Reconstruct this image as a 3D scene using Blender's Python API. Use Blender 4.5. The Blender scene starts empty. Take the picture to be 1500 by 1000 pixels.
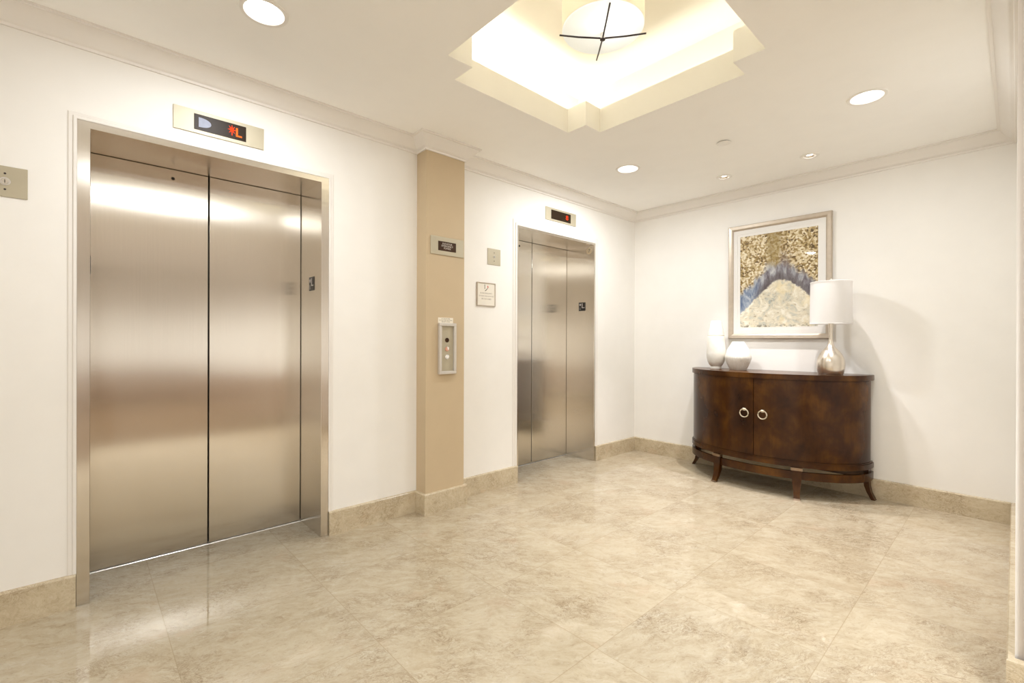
import bpy, bmesh, math, random
from mathutils import Vector, Matrix
random.seed(7)
PI = math.pi
SC = bpy.context.scene
COL = SC.collection

# ---------------------------------------------------------------- materials
class NT:
    def __init__(s, name):
        s.m = bpy.data.materials.new(name); s.m.use_nodes = True
        s.t = s.m.node_tree; s.t.nodes.clear()
        s.out = s.n('ShaderNodeOutputMaterial')
    def n(s, typ, **kw):
        nd = s.t.nodes.new(typ)
        for k, v in kw.items(): setattr(nd, k, v)
        return nd
    def l(s, a, b): s.t.links.new(a, b)
    def val(s, sock, v):
        if hasattr(v, 'is_output') or isinstance(v, bpy.types.NodeSocket): s.l(v, sock)
        else: sock.default_value = v
    def math(s, op, a, b=0.0, c=0.0, clamp=False):
        nd = s.n('ShaderNodeMath', operation=op); nd.use_clamp = clamp
        for i, v in enumerate((a, b, c)): s.val(nd.inputs[i], v)
        return nd.outputs[0]
    def noise(s, vec, scale=5, detail=4, rough=.55, dist=0.0, out='Fac'):
        nd = s.n('ShaderNodeTexNoise')
        nd.inputs['Scale'].default_value = scale; nd.inputs['Detail'].default_value = detail
        nd.inputs['Roughness'].default_value = rough; nd.inputs['Distortion'].default_value = dist
        if vec is not None: s.l(vec, nd.inputs['Vector'])
        return nd.outputs[out]
    def ramp(s, fac, stops, interp='LINEAR'):
        nd = s.n('ShaderNodeValToRGB'); r = nd.color_ramp; r.interpolation = interp
        while len(r.elements) < len(stops): r.elements.new(0.5)
        for e, (p, c) in zip(r.elements, stops):
            e.position = p; e.color = c if len(c) == 4 else (*c, 1)
        s.l(fac, nd.inputs[0]); return nd.outputs[0]
    def mix(s, fac, a, b, mode='MIX'):
        nd = s.n('ShaderNodeMix', data_type='RGBA', blend_type=mode)
        s.val(nd.inputs[0], fac)
        for i, v in ((6, a), (7, b)):
            s.val(nd.inputs[i], v if not isinstance(v, tuple) or len(v) == 4 else (*v, 1))
        return nd.outputs[2]
    def maprange(s, v, a, b, c=0., d=1., smooth=True):
        nd = s.n('ShaderNodeMapRange'); nd.interpolation_type = 'SMOOTHSTEP' if smooth else 'LINEAR'
        s.val(nd.inputs[0], v)
        for i, x in enumerate((a, b, c, d)): s.val(nd.inputs[i+1], x)
        return nd.outputs[0]
    def mapping(s, vec, loc=(0,0,0), rot=(0,0,0), scale=(1,1,1)):
        nd = s.n('ShaderNodeMapping'); s.l(vec, nd.inputs[0])
        nd.inputs['Location'].default_value = loc; nd.inputs['Rotation'].default_value = rot
        nd.inputs['Scale'].default_value = scale
        return nd.outputs[0]
    def obj(s): return s.n('ShaderNodeTexCoord').outputs['Object']
    def bsdf(s, color=(.8,.8,.8), rough=.5, metal=0., spec=.5, normal=None, **kw):
        b = s.n('ShaderNodeBsdfPrincipled')
        if isinstance(color, tuple): b.inputs['Base Color'].default_value = (*color[:3], 1)
        else: s.l(color, b.inputs['Base Color'])
        s.val(b.inputs['Roughness'], rough); b.inputs['Metallic'].default_value = metal
        b.inputs['Specular IOR Level'].default_value = spec
        for k, v in kw.items(): s.val(b.inputs[k.replace('_', ' ')], v)
        if normal is not None: s.l(normal, b.inputs['Normal'])
        s.l(b.outputs[0], s.out.inputs[0]); s.b = b
        return s
    def bump(s, h, strength=.1, dist=.01, normal=None):
        nd = s.n('ShaderNodeBump'); nd.inputs['Strength'].default_value = strength
        nd.inputs['Distance'].default_value = dist; s.l(h, nd.inputs['Height'])
        if normal is not None: s.l(normal, nd.inputs['Normal'])
        return nd.outputs[0]

def srgb(r, g, b):
    f = lambda c: (c/255/12.92 if c <= 10 else ((c/255+.055)/1.055)**2.4)
    return (f(r), f(g), f(b))

def simple(name, color, rough=.5, metal=0., spec=.5, var=.04, scale=30, bump=0., **kw):
    t = NT(name); v = t.obj()
    nz = t.noise(v, scale, 3)
    k = t.maprange(nz, .3, .7, 1-var, 1+var, False)
    c = t.mix(1.0, tuple(color), t.mix(1., (1,1,1), k, 'MULTIPLY'), 'MULTIPLY')
    nrm = t.bump(t.noise(v, scale*8, 2), bump, .002) if bump else None
    t.bsdf(c, rough, metal, spec, nrm, **kw)
    return t.m

def emis(name, color, strength):
    t = NT(name)
    e = t.n('ShaderNodeEmission'); e.inputs[0].default_value = (*color, 1); e.inputs[1].default_value = strength
    t.l(e.outputs[0], t.out.inputs[0]); return t.m

WALLC = (.87, .852, .818)
M = {}
M['wall'] = simple('wall_paint', WALLC, .55, spec=.25, var=.012, scale=6, bump=.04)
M['ceiling'] = simple('ceiling_paint', (.955, .945, .92), .7, spec=.2, var=.012, scale=5, bump=.03)
M['cove'] = simple('cove_paint', (.88, .85, .77), .7, spec=.2, var=.01, scale=5)
M['lip'] = simple('lip_paint', (.88, .865, .80), .7, spec=.2, var=.01, scale=5)
M['crown'] = simple('crown_paint', (.84, .81, .775), .5, spec=.3, var=.01, scale=8)
M['casing'] = simple('casing_paint', (.82, .79, .75), .45, spec=.35, var=.01, scale=8)
M['tan'] = simple('tan_paint', (.57, .455, .305), .55, spec=.25, var=.02, scale=5, bump=.04)
M['brown_paint'] = simple('brown_paint', (.30, .155, .075), .55, spec=.25, var=.02, scale=5)
M['reflect_band'] = simple('added_brown_band', (.30, .20, .13), .45, var=.06, scale=4)  # for the added hallway band that the steel doors mirror
M['white'] = simple('white_plastic', (.86, .84, .80), .4, var=.01)
M['dark'] = simple('dark_gap', (.012, .010, .008), .6, var=.05)
M['alu'] = simple('bright_aluminium', (.86, .85, .84), .3, metal=1., var=.02)
M['silver'] = simple('satin_silver', (.76, .70, .62), .26, metal=1., var=.03, scale=20)
M['chrome'] = simple('chrome', (.85, .84, .82), .12, metal=1., var=.01)
M['ring'] = simple('pale_nickel', (.86, .78, .64), .28, metal=1., var=.03)
M['greyframe'] = simple('grey_plastic_frame', (.62, .58, .53), .35, metal=.25, var=.02)
M['bronze'] = simple('dark_bronze', (.055, .045, .05), .4, metal=.6, var=.05)
M['collar'] = simple('brown_metal', (.30, .22, .16), .25, metal=1., var=.05)
M['screen'] = simple('smoked_screen', (.028, .016, .008), .38, spec=.12, var=.08, scale=60)
M['signbrown'] = simple('brown_sign', (.045, .020, .008), .35, spec=.15, var=.05)
M['signtext'] = simple('pale_lettering', (.62, .55, .48), .5, var=.02)
M['black'] = simple('black_plastic', (.012, .010, .009), .35, var=.05)
M['braille_text'] = simple('raised_lettering', (.60, .56, .52), .4, var=.02)
M['greytext'] = simple('grey_print', (.56, .52, .47), .6, var=.02)
M['inktext'] = simple('ink_print', (.20, .19, .15), .6, var=.02)
M['paper'] = simple('cream_card', (.84, .78, .66), .6, var=.01)
M['sheet'] = simple('sign_sheet', (.80, .755, .665), .4, var=.01)
M['red'] = simple('red_print', (.55, .12, .10), .5, var=.02)
M['copper'] = simple('red_copper_key', (.75, .40, .30), .3, metal=.6, var=.03)
M['mat'] = simple('mat_board', (.86, .84, .81), .7, var=.01, scale=40)
M['carpet'] = simple('hall_carpet', (.12, .078, .045), .9, spec=.1, var=.2, scale=60)
M['amber'] = emis('amber_digit', (1.0, .17, .03), 1.0)
M['reddigit'] = emis('red_digit', (1.0, .07, .02), .95)
M['lens'] = simple('pale_lens', (.38, .41, .52), .6, spec=.1, var=.06, scale=80)
M['lamp_glow'] = emis('lamp_glow', (1.0, .97, .93), 6.0)
M['accent_glow'] = emis('accent_glow', (1.0, .96, .93), 6.0)
M['reflector'] = simple('white_reflector', (.9, .89, .87), .35, var=.01)

def steel(name, color, vertical=True, rough=.19, aniso=.96):
    t = NT(name); v = t.obj()
    # brush lines run up and down: highlights smear sideways
    fine = t.noise(t.mapping(v, scale=(900, 900, 2.5) if vertical else (2.5, 900, 900)), 1.0, 2)
    wave = t.noise(t.mapping(v, scale=(.6, .6, 1.3)), 1.0, 1)
    nb = t.bump(wave, .25, .012)
    c = t.mix(t.maprange(fine, .3, .7, 0, 1, False), tuple(x*.965 for x in color), tuple(min(1, x*1.03) for x in color))
    tg = t.n('ShaderNodeTangent', direction_type='RADIAL', axis='Z')
    t.bsdf(c, rough, 1.0, .5, nb, Anisotropic=aniso)
    t.l(tg.outputs[0], t.b.inputs['Tangent'])
    return t.m
M['steel'] = steel('brushed_steel', (.775, .73, .655))
M['jamb'] = steel('brushed_steel_frame', (.74, .695, .63), rough=.2, aniso=.9)
M['plate'] = simple('satin_plate', (.47, .42, .31), .46, metal=.22, var=.03, scale=12)

def marble(name, tile=True, scale=1.0):
    t = NT(name); v = t.obj()
    if tile:
        sep = t.n('ShaderNodeSeparateXYZ'); t.l(v, sep.inputs[0])
        T = .6096
        gx = t.math('DIVIDE', t.math('SUBTRACT', sep.outputs[0], .5425), T)
        gy = t.math('DIVIDE', t.math('ADD', sep.outputs[1], 3.0175), T)
        ix, iy = t.math('FLOOR', gx), t.math('FLOOR', gy)
        fx, fy = t.math('SUBTRACT', gx, ix), t.math('SUBTRACT', gy, iy)
        dx = t.math('MINIMUM', fx, t.math('SUBTRACT', 1., fx)); dy = t.math('MINIMUM', fy, t.math('SUBTRACT', 1., fy))
        d = t.math('MULTIPLY', t.math('MINIMUM', dx, dy), T)
        joint = t.maprange(d, .0007, .0021, 1, 0)
        cmb = t.n('ShaderNodeCombineXYZ'); t.l(ix, cmb.inputs[0]); t.l(iy, cmb.inputs[1])
        wn = t.n('ShaderNodeTexWhiteNoise', noise_dimensions='2D'); t.l(cmb.outputs[0], wn.inputs['Vector'])
        off = t.n('ShaderNodeVectorMath', operation='SCALE'); t.l(wn.outputs['Color'], off.inputs[0]); off.inputs['Scale'].default_value = 9.
        add = t.n('ShaderNodeVectorMath', operation='ADD'); t.l(v, add.inputs[0]); t.l(off.outputs[0], add.inputs[1])
        vr = t.n('ShaderNodeVectorRotate', rotation_type='Z_AXIS'); t.l(add.outputs[0], vr.inputs['Vector'])
        t.l(t.math('ADD', -.95, t.math('MULTIPLY', t.math('SUBTRACT', wn.outputs['Value'], .5), .7)), vr.inputs['Angle'])
        p = vr.outputs[0]; rnd = wn.outputs['Value']
    else:
        p = t.mapping(v, rot=(0, 0, 0)); rnd = t.noise(v, .7, 0)
    # warp
    wcol = t.noise(p, 5*scale, 4, out='Color')
    ws = t.n('ShaderNodeVectorMath', operation='SUBTRACT'); t.l(wcol, ws.inputs[0]); ws.inputs[1].default_value = (.5, .5, .5)
    wm = t.n('ShaderNodeVectorMath', operation='SCALE'); t.l(ws.outputs[0], wm.inputs[0]); wm.inputs['Scale'].default_value = .15
    wa = t.n('ShaderNodeVectorMath', operation='ADD'); t.l(p, wa.inputs[0]); t.l(wm.outputs[0], wa.inputs[1])
    wv = wa.outputs[0]
    st = t.mapping(wv, scale=(.9*scale, 2.4*scale, 2.4*scale))
    cloud = t.noise(st, 9.5, 11, .76, .45)
    fine = t.noise(t.mapping(wv, scale=(.9*scale, 2.3*scale, 2.3*scale)), 30, 9, .78, .4)
    big = t.noise(p, 1.5*scale, 3)
    c = t.ramp(cloud, [(.28, srgb(176, 159, 131)), (.42, srgb(202, 187, 159)), (.52, srgb(211, 197, 170)), (.62, srgb(216, 204, 179)), (.76, srgb(228, 218, 198))])
    c = t.mix(t.maprange(fine, .46, .30, 0, .75), c, srgb(158, 138, 110))
    c = t.mix(t.maprange(fine, .55, .70, 0, .65), c, srgb(234, 226, 210))
    # broken crackle of thin veins, stronger in some zones
    zone = t.maprange(t.noise(p, 3.2*scale, 4, .6), .42, .64, 0, 1)
    for sc, wd, amt, col in ((3.4, .010, .65, (128, 102, 72)), (8.5, .018, .60, (138, 114, 84)), (17., .03, .48, (152, 130, 100)), (34., .045, .36, (154, 132, 102))):
        ridge = t.math('ABSOLUTE', t.math('SUBTRACT', t.noise(st, sc, 7, .62, .7), .5))
        k = t.math('MULTIPLY', t.maprange(ridge, 0., wd, 1, 0), zone)
        c = t.mix(t.math('MULTIPLY', k, amt), c, srgb(*col))
    blot = t.maprange(t.noise(wv, 2.6*scale, 7, .66), .56, .74, 0, .30)
    c = t.mix(blot, c, srgb(170, 150, 120))
    c = t.mix(t.maprange(big, .40, .7, 0, .18), c, srgb(206, 188, 156))
    pk = t.maprange(t.noise(wv, 3.9*scale, 5, .6), .58, .72, 0, .22)
    c = t.mix(pk, c, srgb(206, 172, 140))
    if tile:
        br = t.maprange(rnd, 0, 1, .965, 1.02, False)
        c = t.mix(1., c, (.75, .745, .75), 'MULTIPLY')
        c = t.mix(1., c, t.mix(1., (1,1,1), br, 'MULTIPLY'), 'MULTIPLY')
        c = t.mix(t.math('MULTIPLY', joint, .55), c, srgb(150, 132, 104))
        rough = t.maprange(fine, .3, .7, .010, .025, False)
        t.bsdf(c, rough, 0., .22)
    else:
        c = t.mix(1., c, (.90, .90, .90), 'MULTIPLY')
        t.bsdf(c, .22, 0., .5)
    return t.m
M['floor'] = marble('polished_marble_floor')
M['marble_base'] = marble('marble_baseboard', False, 1.6)

def wood():
    t = NT('dark_mahogany'); v = t.obj()
    n1 = t.noise(t.mapping(v, scale=(1.6, 1.6, 1.2)), 3.5, 4, .55, .2)
    g = t.noise(t.mapping(v, scale=(30, 30, 2.)), 3.0, 4, .6)
    c = t.ramp(n1, [(.30, (.020, .0042, .0006)), (.5, (.052, .0165, .0018)), (.70, (.115, .043, .005))])
    c = t.mix(t.maprange(g, .35, .7, 0, .22), c, (.020, .006, .002))
    t.bsdf(c, .22, 0., .30)
    return t.m
M['wood'] = wood()

def ceramic(name, ribs):
    t = NT(name); v = t.obj()
    c = t.mix(t.maprange(t.noise(v, 14, 4), .3, .7, 0, 1), (.80, .775, .70), (.86, .84, .79))
    if ribs == 'bands':
        sep = t.n('ShaderNodeSeparateXYZ'); t.l(v, sep.inputs[0])
        h = t.noise(t.mapping(v, scale=(.5, .5, 60)), 1, 3)
        nb = t.bump(h, .35, .004)
    else:
        g = t.n('ShaderNodeTexGradient', gradient_type='RADIAL'); t.l(v, g.inputs[0])
        w = t.math('SINE', t.math('MULTIPLY', g.outputs[1], 2*PI*34))
        nb = t.bump(t.math('ADD', w, t.noise(t.mapping(v, scale=(20, 20, 3)), 1, 2)), .35, .003)
    t.bsdf(c, .3, 0., .5, nb)
    return t.m
M['vase_band'] = ceramic('cream_glaze_banded', 'bands')
M['vase_rib'] = ceramic('cream_glaze_ribbed', 'ribs')

def shade_mat(name, col, tr):
    t = NT(name); v = t.obj()
    w = t.noise(t.mapping(v, scale=(220, 220, 260)), 1, 1)
    c = t.mix(t.maprange(w, .3, .7, 0, 1), tuple(x*.985 for x in col), col)
    d = t.n('ShaderNodeBsdfDiffuse'); t.l(c, d.inputs[0])
    tl = t.n('ShaderNodeBsdfTranslucent'); t.l(c, tl.inputs[0])
    mx = t.n('ShaderNodeMixShader'); mx.inputs[0].default_value = tr
    t.l(d.outputs[0], mx.inputs[1]); t.l(tl.outputs[0], mx.inputs[2]); t.l(mx.outputs[0], t.out.inputs[0])
    return t.m
M['shade'] = shade_mat('white_linen', (.90, .885, .87), .42)
M['drum'] = shade_mat('cream_drum', (.92, .87, .76), .45)
M['opal'] = shade_mat('opal_glass', (.84, .90, .97), .5)

def glass():
    t = NT('picture_glass')
    tr = t.n('ShaderNodeBsdfTransparent'); gl = t.n('ShaderNodeBsdfGlossy'); gl.inputs['Roughness'].default_value = .02
    fr = t.n('ShaderNodeFresnel'); fr.inputs[0].default_value = 1.45
    ge = t.n('ShaderNodeNewGeometry'); k = t.math('MULTIPLY', fr.outputs[0], t.math('SUBTRACT', 1., ge.outputs['Backfacing']))
    mx = t.n('ShaderNodeMixShader'); t.l(k, mx.inputs[0]); t.l(tr.outputs[0], mx.inputs[1]); t.l(gl.outputs[0], mx.inputs[2])
    t.l(mx.outputs[0], t.out.inputs[0]); return t.m
M['glass'] = glass()

def art():
    t = NT('abstract_gold_and_blue_paint'); v = t.obj()
    sep = t.n('ShaderNodeSeparateXYZ'); t.l(v, sep.inputs[0])
    U = t.math('DIVIDE', t.math('ADD', sep.outputs[0], .31), .62)
    V = t.math('DIVIDE', t.math('ADD', sep.outputs[1], .4155), .831)
    wob = t.math('MULTIPLY', t.math('SUBTRACT', t.noise(v, 7, 5, .6), .5), .16)
    wob2 = t.math('MULTIPLY', t.math('SUBTRACT', t.noise(t.mapping(v, scale=(26, 7, 1)), 1, 4, .6), .5), .20)
    du = t.math('ABSOLUTE', t.math('SUBTRACT', U, .55))
    hill = t.math('ADD', t.math('SUBTRACT', .50, t.math('MULTIPLY', t.math('SUBTRACT', t.math('SQRT', t.math('ADD', t.math('MULTIPLY', du, du), .012)), .11), .78)), t.math('MULTIPLY', wob, .8))
    hv = t.math('SUBTRACT', V, hill)                         # height over the pale mound
    # gold field: flaky impasto
    vo = t.n('ShaderNodeTexVoronoi', feature='F1'); vo.inputs['Scale'].default_value = 70
    wv = t.n('ShaderNodeVectorMath', operation='ADD'); t.l(v, wv.inputs[0])
    ns = t.n('ShaderNodeVectorMath', operation='SCALE'); t.l(t.noise(v, 12, 3, out='Color'), ns.inputs[0]); ns.inputs['Scale'].default_value = .05
    t.l(ns.outputs[0], wv.inputs[1]); t.l(wv.outputs[0], vo.inputs['Vector'])
    sp = t.n('ShaderNodeSeparateColor'); t.l(vo.outputs['Color'], sp.inputs[0])
    gcell = t.math('ADD', t.math('MULTIPLY', sp.outputs[0], .55), t.math('MULTIPLY', t.noise(v, 9, 5, .7), .55))
    gold = t.ramp(gcell, [(.24, srgb(84, 64, 36)), (.38, srgb(140, 114, 64)), (.5, srgb(176, 152, 102)), (.62, srgb(206, 188, 148)), (.78, srgb(232, 222, 196))])
    olive = t.ramp(t.noise(t.mapping(v, scale=(22, 6, 1)), 1, 5, .65, .6), [(.3, srgb(118, 92, 44)), (.5, srgb(152, 130, 74)), (.7, srgb(172, 152, 98))])
    omask = t.math('MULTIPLY', t.maprange(t.math('ADD', t.math('ABSOLUTE', t.math('SUBTRACT', U, t.math('ADD', .47, t.math('MULTIPLY', t.math('SUBTRACT', V, .9), .05)))), wob), .04, .14, 1, 0), .7)
    c = t.mix(omask, gold, olive)
    # dark vertical runs in the centre
    run = t.maprange(t.math('ADD', t.math('ABSOLUTE', t.math('SUBTRACT', U, .60)), wob2), .02, .10, 1, 0)
    run = t.math('MULTIPLY', run, t.maprange(V, .86, .62, 0, 1))
    c = t.mix(t.math('MULTIPLY', run, .8), c, srgb(112, 100, 104))
    pale = t.maprange(t.math('ADD', t.math('ABSOLUTE', t.math('SUBTRACT', U, .40)), wob2), .01, .08, 1, 0)
    pale = t.math('MULTIPLY', pale, t.math('MULTIPLY', t.maprange(V, .72, .60, 0, 1), t.maprange(V, .44, .52, 0, 1)))
    c = t.mix(t.math('MULTIPLY', pale, .75), c, srgb(178, 188, 204))
    # blue grey band above the mound
    bandtop = t.math('ADD', t.math('ADD', .165, t.math('MULTIPLY', du, .12)), wob2)
    band = t.maprange(t.math('SUBTRACT', hv, bandtop), .03, -.05, 0, 1)
    bc = t.ramp(t.noise(t.mapping(v, scale=(20, 5, 1), rot=(0, 0, .35)), 1, 5, .7, .5), [(.34, srgb(80, 72, 80)), (.45, srgb(124, 120, 128)), (.54, srgb(158, 160, 168)), (.66, srgb(206, 206, 206))])
    bl = t.ramp(t.noise(t.mapping(v, scale=(18, 8, 1), rot=(0, 0, -.5)), 1, 5, .7, .6), [(.34, srgb(74, 94, 132)), (.48, srgb(126, 142, 168)), (.62, srgb(188, 196, 206))])
    bc = t.mix(t.maprange(U, .36, .16, 0, 1), bc, bl)
    dk = t.math('MULTIPLY', t.maprange(t.math('ADD', hv, t.math('MULTIPLY', wob2, .6)), .13, .03, 0, 1), t.maprange(t.math('ABSOLUTE', t.math('SUBTRACT', U, .6)), .50, .26, 0, 1))
    bc = t.mix(t.math('MULTIPLY', dk, .7), bc, srgb(92, 82, 84))
    c = t.mix(band, c, bc)
    # pale mound
    m1 = t.ramp(t.noise(v, 11, 7, .68, 1.2), [(.32, srgb(164, 170, 166)), (.42, srgb(208, 206, 192)), (.50, srgb(226, 218, 196)), (.62, srgb(244, 240, 226))])
    spk = t.maprange(t.noise(t.mapping(v, scale=(30, 46, 1)), 1, 5, .7), .56, .66, 0, .75)
    m1 = t.mix(spk, m1, srgb(158, 138, 98))
    yl = t.maprange(t.noise(v, 5.5, 3), .52, .68, 0, .6)
    m1 = t.mix(yl, m1, srgb(236, 220, 176))
    hv2 = t.math('ADD', hv, t.math('MULTIPLY', t.math('SUBTRACT', t.noise(v, 34, 4, .7), .5), .07))
    c = t.mix(t.maprange(hv2, .012, -.012, 0, 1), c, m1)
    foot = t.math('MULTIPLY', t.maprange(V, .045, .0, 0, 1), t.maprange(t.noise(v, 40, 3), .52, .62, 0, 1))
    c = t.mix(t.math('MULTIPLY', foot, .8), c, srgb(96, 90, 70))
    c = t.mix(1., c, (1.0, .99, .98), 'MULTIPLY')
    nb = t.bump(t.noise(v, 60, 4), .3, .004)
    t.bsdf(c, .5, 0., .3, nb)
    return t.m
M['art'] = art()
M['frame'] = simple('champagne_frame', (.53, .455, .37), .38, metal=.45, var=.06, scale=25)

# ---------------------------------------------------------------- mesh helpers
def BM(): return bmesh.new()
def add_box(bm, x0, x1, y0, y1, z0, z1, bev=0., seg=2):
    vs = [bm.verts.new((x, y, z)) for x in (x0, x1) for y in (y0, y1) for z in (z0, z1)]
    fs = [bm.faces.new([vs[i] for i in q]) for q in ((0,1,3,2), (4,6,7,5), (0,4,5,1), (2,3,7,6), (0,2,6,4), (1,5,7,3))]
    if bev:
        es = list({e for f in fs for e in f.edges})
        bmesh.ops.bevel(bm, geom=es, offset=bev, segments=seg, affect='EDGES', profile=.5)
    return bm
def add_lathe(bm, prof, seg=48, cap0=True, cap1=True, origin=(0, 0, 0), axis='Z'):
    rings = []
    ox, oy, oz = origin
    for r, h in prof:
        ring = []
        for i in range(seg):
            a = 2*PI*i/seg; p, q = r*math.cos(a), r*math.sin(a)
            ring.append(bm.verts.new((ox+p, oy+q, oz+h)))
        rings.append(ring)
    for a, b in zip(rings, rings[1:]):
        for i in range(seg):
            bm.faces.new((a[i], a[(i+1) % seg], b[(i+1) % seg], b[i]))
    if cap0: bm.faces.new(list(reversed(rings[0])))
    if cap1: bm.faces.new(rings[-1])
    return bm
def add_prism(bm, pts, z0, z1):
    a = [bm.verts.new((x, y, z0)) for x, y in pts]; b = [bm.verts.new((x, y, z1)) for x, y in pts]
    bm.faces.new(list(reversed(a))); bm.faces.new(b)
    n = len(pts)
    for i in range(n): bm.faces.new((a[i], a[(i+1) % n], b[(i+1) % n], b[i]))
    return bm
def add_tube(bm, pts, r, seg=12, closed=False):
    pts = [Vector(p) for p in pts]; n = len(pts); rings = []
    up = Vector((0, 0, 1))
    for i, p in enumerate(pts):
        if closed: d = pts[(i+1) % n]-pts[i-1]
        else: d = pts[min(i+1, n-1)]-pts[max(i-1, 0)]
        d.normalize()
        u = up if abs(d.dot(up)) < .95 else Vector((1, 0, 0))
        s = d.cross(u).normalized(); w = s.cross(d).normalized()
        rr = r[i] if isinstance(r, (list, tuple)) else r
        rings.append([bm.verts.new(p+s*rr*math.cos(2*PI*k/seg)+w*rr*math.sin(2*PI*k/seg)) for k in range(seg)])
    m = n if closed else n-1
    for i in range(m):
        a, b = rings[i], rings[(i+1) % n]
        for k in range(seg): bm.faces.new((a[k], a[(k+1) % seg], b[(k+1) % seg], b[k]))
    if not closed:
        bm.faces.new(list(reversed(rings[0]))); bm.faces.new(rings[-1])
    return bm
def add_sweep(bm, path, prof):
    """profile (offset to the left-hand side of the path, z) swept along a plan path with mitred corners"""
    P = [Vector(p) for p in path]; n = len(P); rings = []
    for i in range(n):
        ns = []
        if i > 0: d = (P[i]-P[i-1]).normalized(); ns.append(Vector((d.y, -d.x)))
        if i < n-1: d = (P[i+1]-P[i]).normalized(); ns.append(Vector((d.y, -d.x)))
        if len(ns) == 2:
            b = (ns[0]+ns[1]); b = b/(1+ns[0].dot(ns[1]))
        else: b = ns[0]
        rings.append([bm.verts.new((P[i].x+b.x*o, P[i].y+b.y*o, z)) for o, z in prof])
    k = len(prof)
    for a, b in zip(rings, rings[1:]):
        for j in range(k): bm.faces.new((a[j], b[j], b[(j+1) % k], a[(j+1) % k]))
    bm.faces.new(rings[0]); bm.faces.new(list(reversed(rings[-1])))
    return bm

def obj(name, bm, mat, parent=None, smooth=False, angle=35):
    bmesh.ops.recalc_face_normals(bm, faces=bm.faces[:])
    me = bpy.data.meshes.new(name); bm.to_mesh(me); bm.free()
    me.materials.append(mat)
    if smooth:
        for p in me.polygons: p.use_smooth = True
        me.set_sharp_from_angle(angle=math.radians(angle))
    o = bpy.data.objects.new(name, me); COL.objects.link(o)
    if parent is not None: o.parent = parent
    return o
def tag(o, label=None, cat=None, group=None, kind=None):
    for k, v in (('label', label), ('category', cat), ('group', group), ('kind', kind)):
        if v: o[k] = v
    return o
def struct(name, bm, mat, parent=None, smooth=False):
    o = obj(name, bm, mat, parent, smooth)
    if parent is None: o['kind'] = 'structure'
    return o
def thing(name, label, cat, loc, rot=None, group=None, kind=None):
    o = bpy.data.objects.new(name, None); COL.objects.link(o)
    o.empty_display_size = .1
    o.matrix_world = Matrix.Translation(loc) @ (rot.to_4x4() if rot else Matrix.Identity(4))
    return tag(o, label, cat, group, kind)
def copy_thing(o, loc):
    c = o.copy(); COL.objects.link(c); c.location = loc
    for ch in o.children:
        d = ch.copy(); COL.objects.link(d); d.parent = c
        for g in ch.children:
            e = g.copy(); COL.objects.link(e); e.parent = d
    return c
# local frames of things fixed on a wall: u to the right, v up, w out of the wall
R_LEFT = Matrix(((0, 0, 1), (1, 0, 0), (0, 1, 0)))          # elevator wall, faces +X
R_BACK = Matrix(((1, 0, 0), (0, 0, -1), (0, 1, 0)))         # back wall, faces -Y
R_JAMBL = Matrix(((-1, 0, 0), (0, 0, 1), (0, 1, 0)))        # left reveal, faces +Y
def text(name, lines, size, mat, parent, loc=(0, 0, 0), spacing=1.0, depth=.0006, width=None, bold=0.):
    cu = bpy.data.curves.new(name, 'FONT'); cu.body = lines; cu.size = size
    cu.align_x = 'CENTER'; cu.align_y = 'CENTER'; cu.extrude = depth; cu.space_line = spacing; cu.offset = bold
    tmp = bpy.data.objects.new(name, cu); COL.objects.link(tmp)
    dg = bpy.context.evaluated_depsgraph_get()
    me = bpy.data.meshes.new_from_object(tmp.evaluated_get(dg))
    bpy.data.objects.remove(tmp); bpy.data.curves.remove(cu)
    if width:
        xs = [v.co.x for v in me.vertices]; w = max(xs)-min(xs); cx = (max(xs)+min(xs))/2
        for v in me.vertices: v.co.x = (v.co.x-cx)*width/w
    me.materials.clear(); me.materials.append(mat)
    o = bpy.data.objects.new(name, me); COL.objects.link(o); o.parent = parent; o.location = loc
    return o

# ---------------------------------------------------------------- room dimensions (metres)
W = 2.868; YB = -5.25; H = 2.60; XE = 9.0; YR = -2.205
OPW = .52; E1 = -3.948; E2 = -1.255; JW = .045; HD = 2.158; JT = 2.19; RX = -.355
COL0, COL1, COLX = -2.762, -2.437, .12

# floor, ceiling and walls
bm = BM(); add_box(bm, -.345, W+.35, YB-.1, .02, -.12, 0); struct('floor', bm, M['floor'])
bm = BM(); add_box(bm, W+.35, XE+.1, YB-.1, .02, -.12, .003); struct('floor_hallway', bm, M['carpet'])

bm = BM()
J2 = .018
cuts = [(YB-.1, E1-OPW-JW), (E1+OPW+JW, E2-OPW-J2), (E2+OPW+J2, .0)]
for a, b in cuts: add_box(bm, -.5, 0, a, b, -.1, H+.03)
for e, j, zt in ((E1, JW, JT), (E2, J2, 2.176)): add_box(bm, -.5, 0, e-OPW-j, e+OPW+j, zt, H+.03)
struct('wall_left', bm, M['wall'])
bm = BM(); add_box(bm, -.5, W+.6, 0, .2, -.1, H+.03); struct('wall_back', bm, M['wall'])
bm = BM(); add_box(bm, W, W+.5, YR+.02, 0, -.1, H+.03); struct('wall_right', bm, M['wall'])
bm = BM(); add_box(bm, W+.021, W+.36, YR, YR+.02, -.05, H-.09); struct('trim_1', bm, M['brown_paint'])
bm = BM(); add_box(bm, W+.5, XE+.2, YR+.02, YR+.3, -.1, H+.03)
add_box(bm, XE, XE+.2, YB-.1, YR+.3, -.1, H+.03); struct('wall_hallway', bm, M['wall'])
bm = BM(); add_box(bm, XE-.02, XE, YB+.001, YR+.019, .003, .66); add_box(bm, W+.62, XE-.02, YR, YR+.02, .003, .66); add_box(bm, W+.62, XE-.02, YB, YB+.02, .003, .66)
struct('added_trim', bm, M['reflect_band'])  # unseen dark band, added only to darken the reflection in the doors
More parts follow.
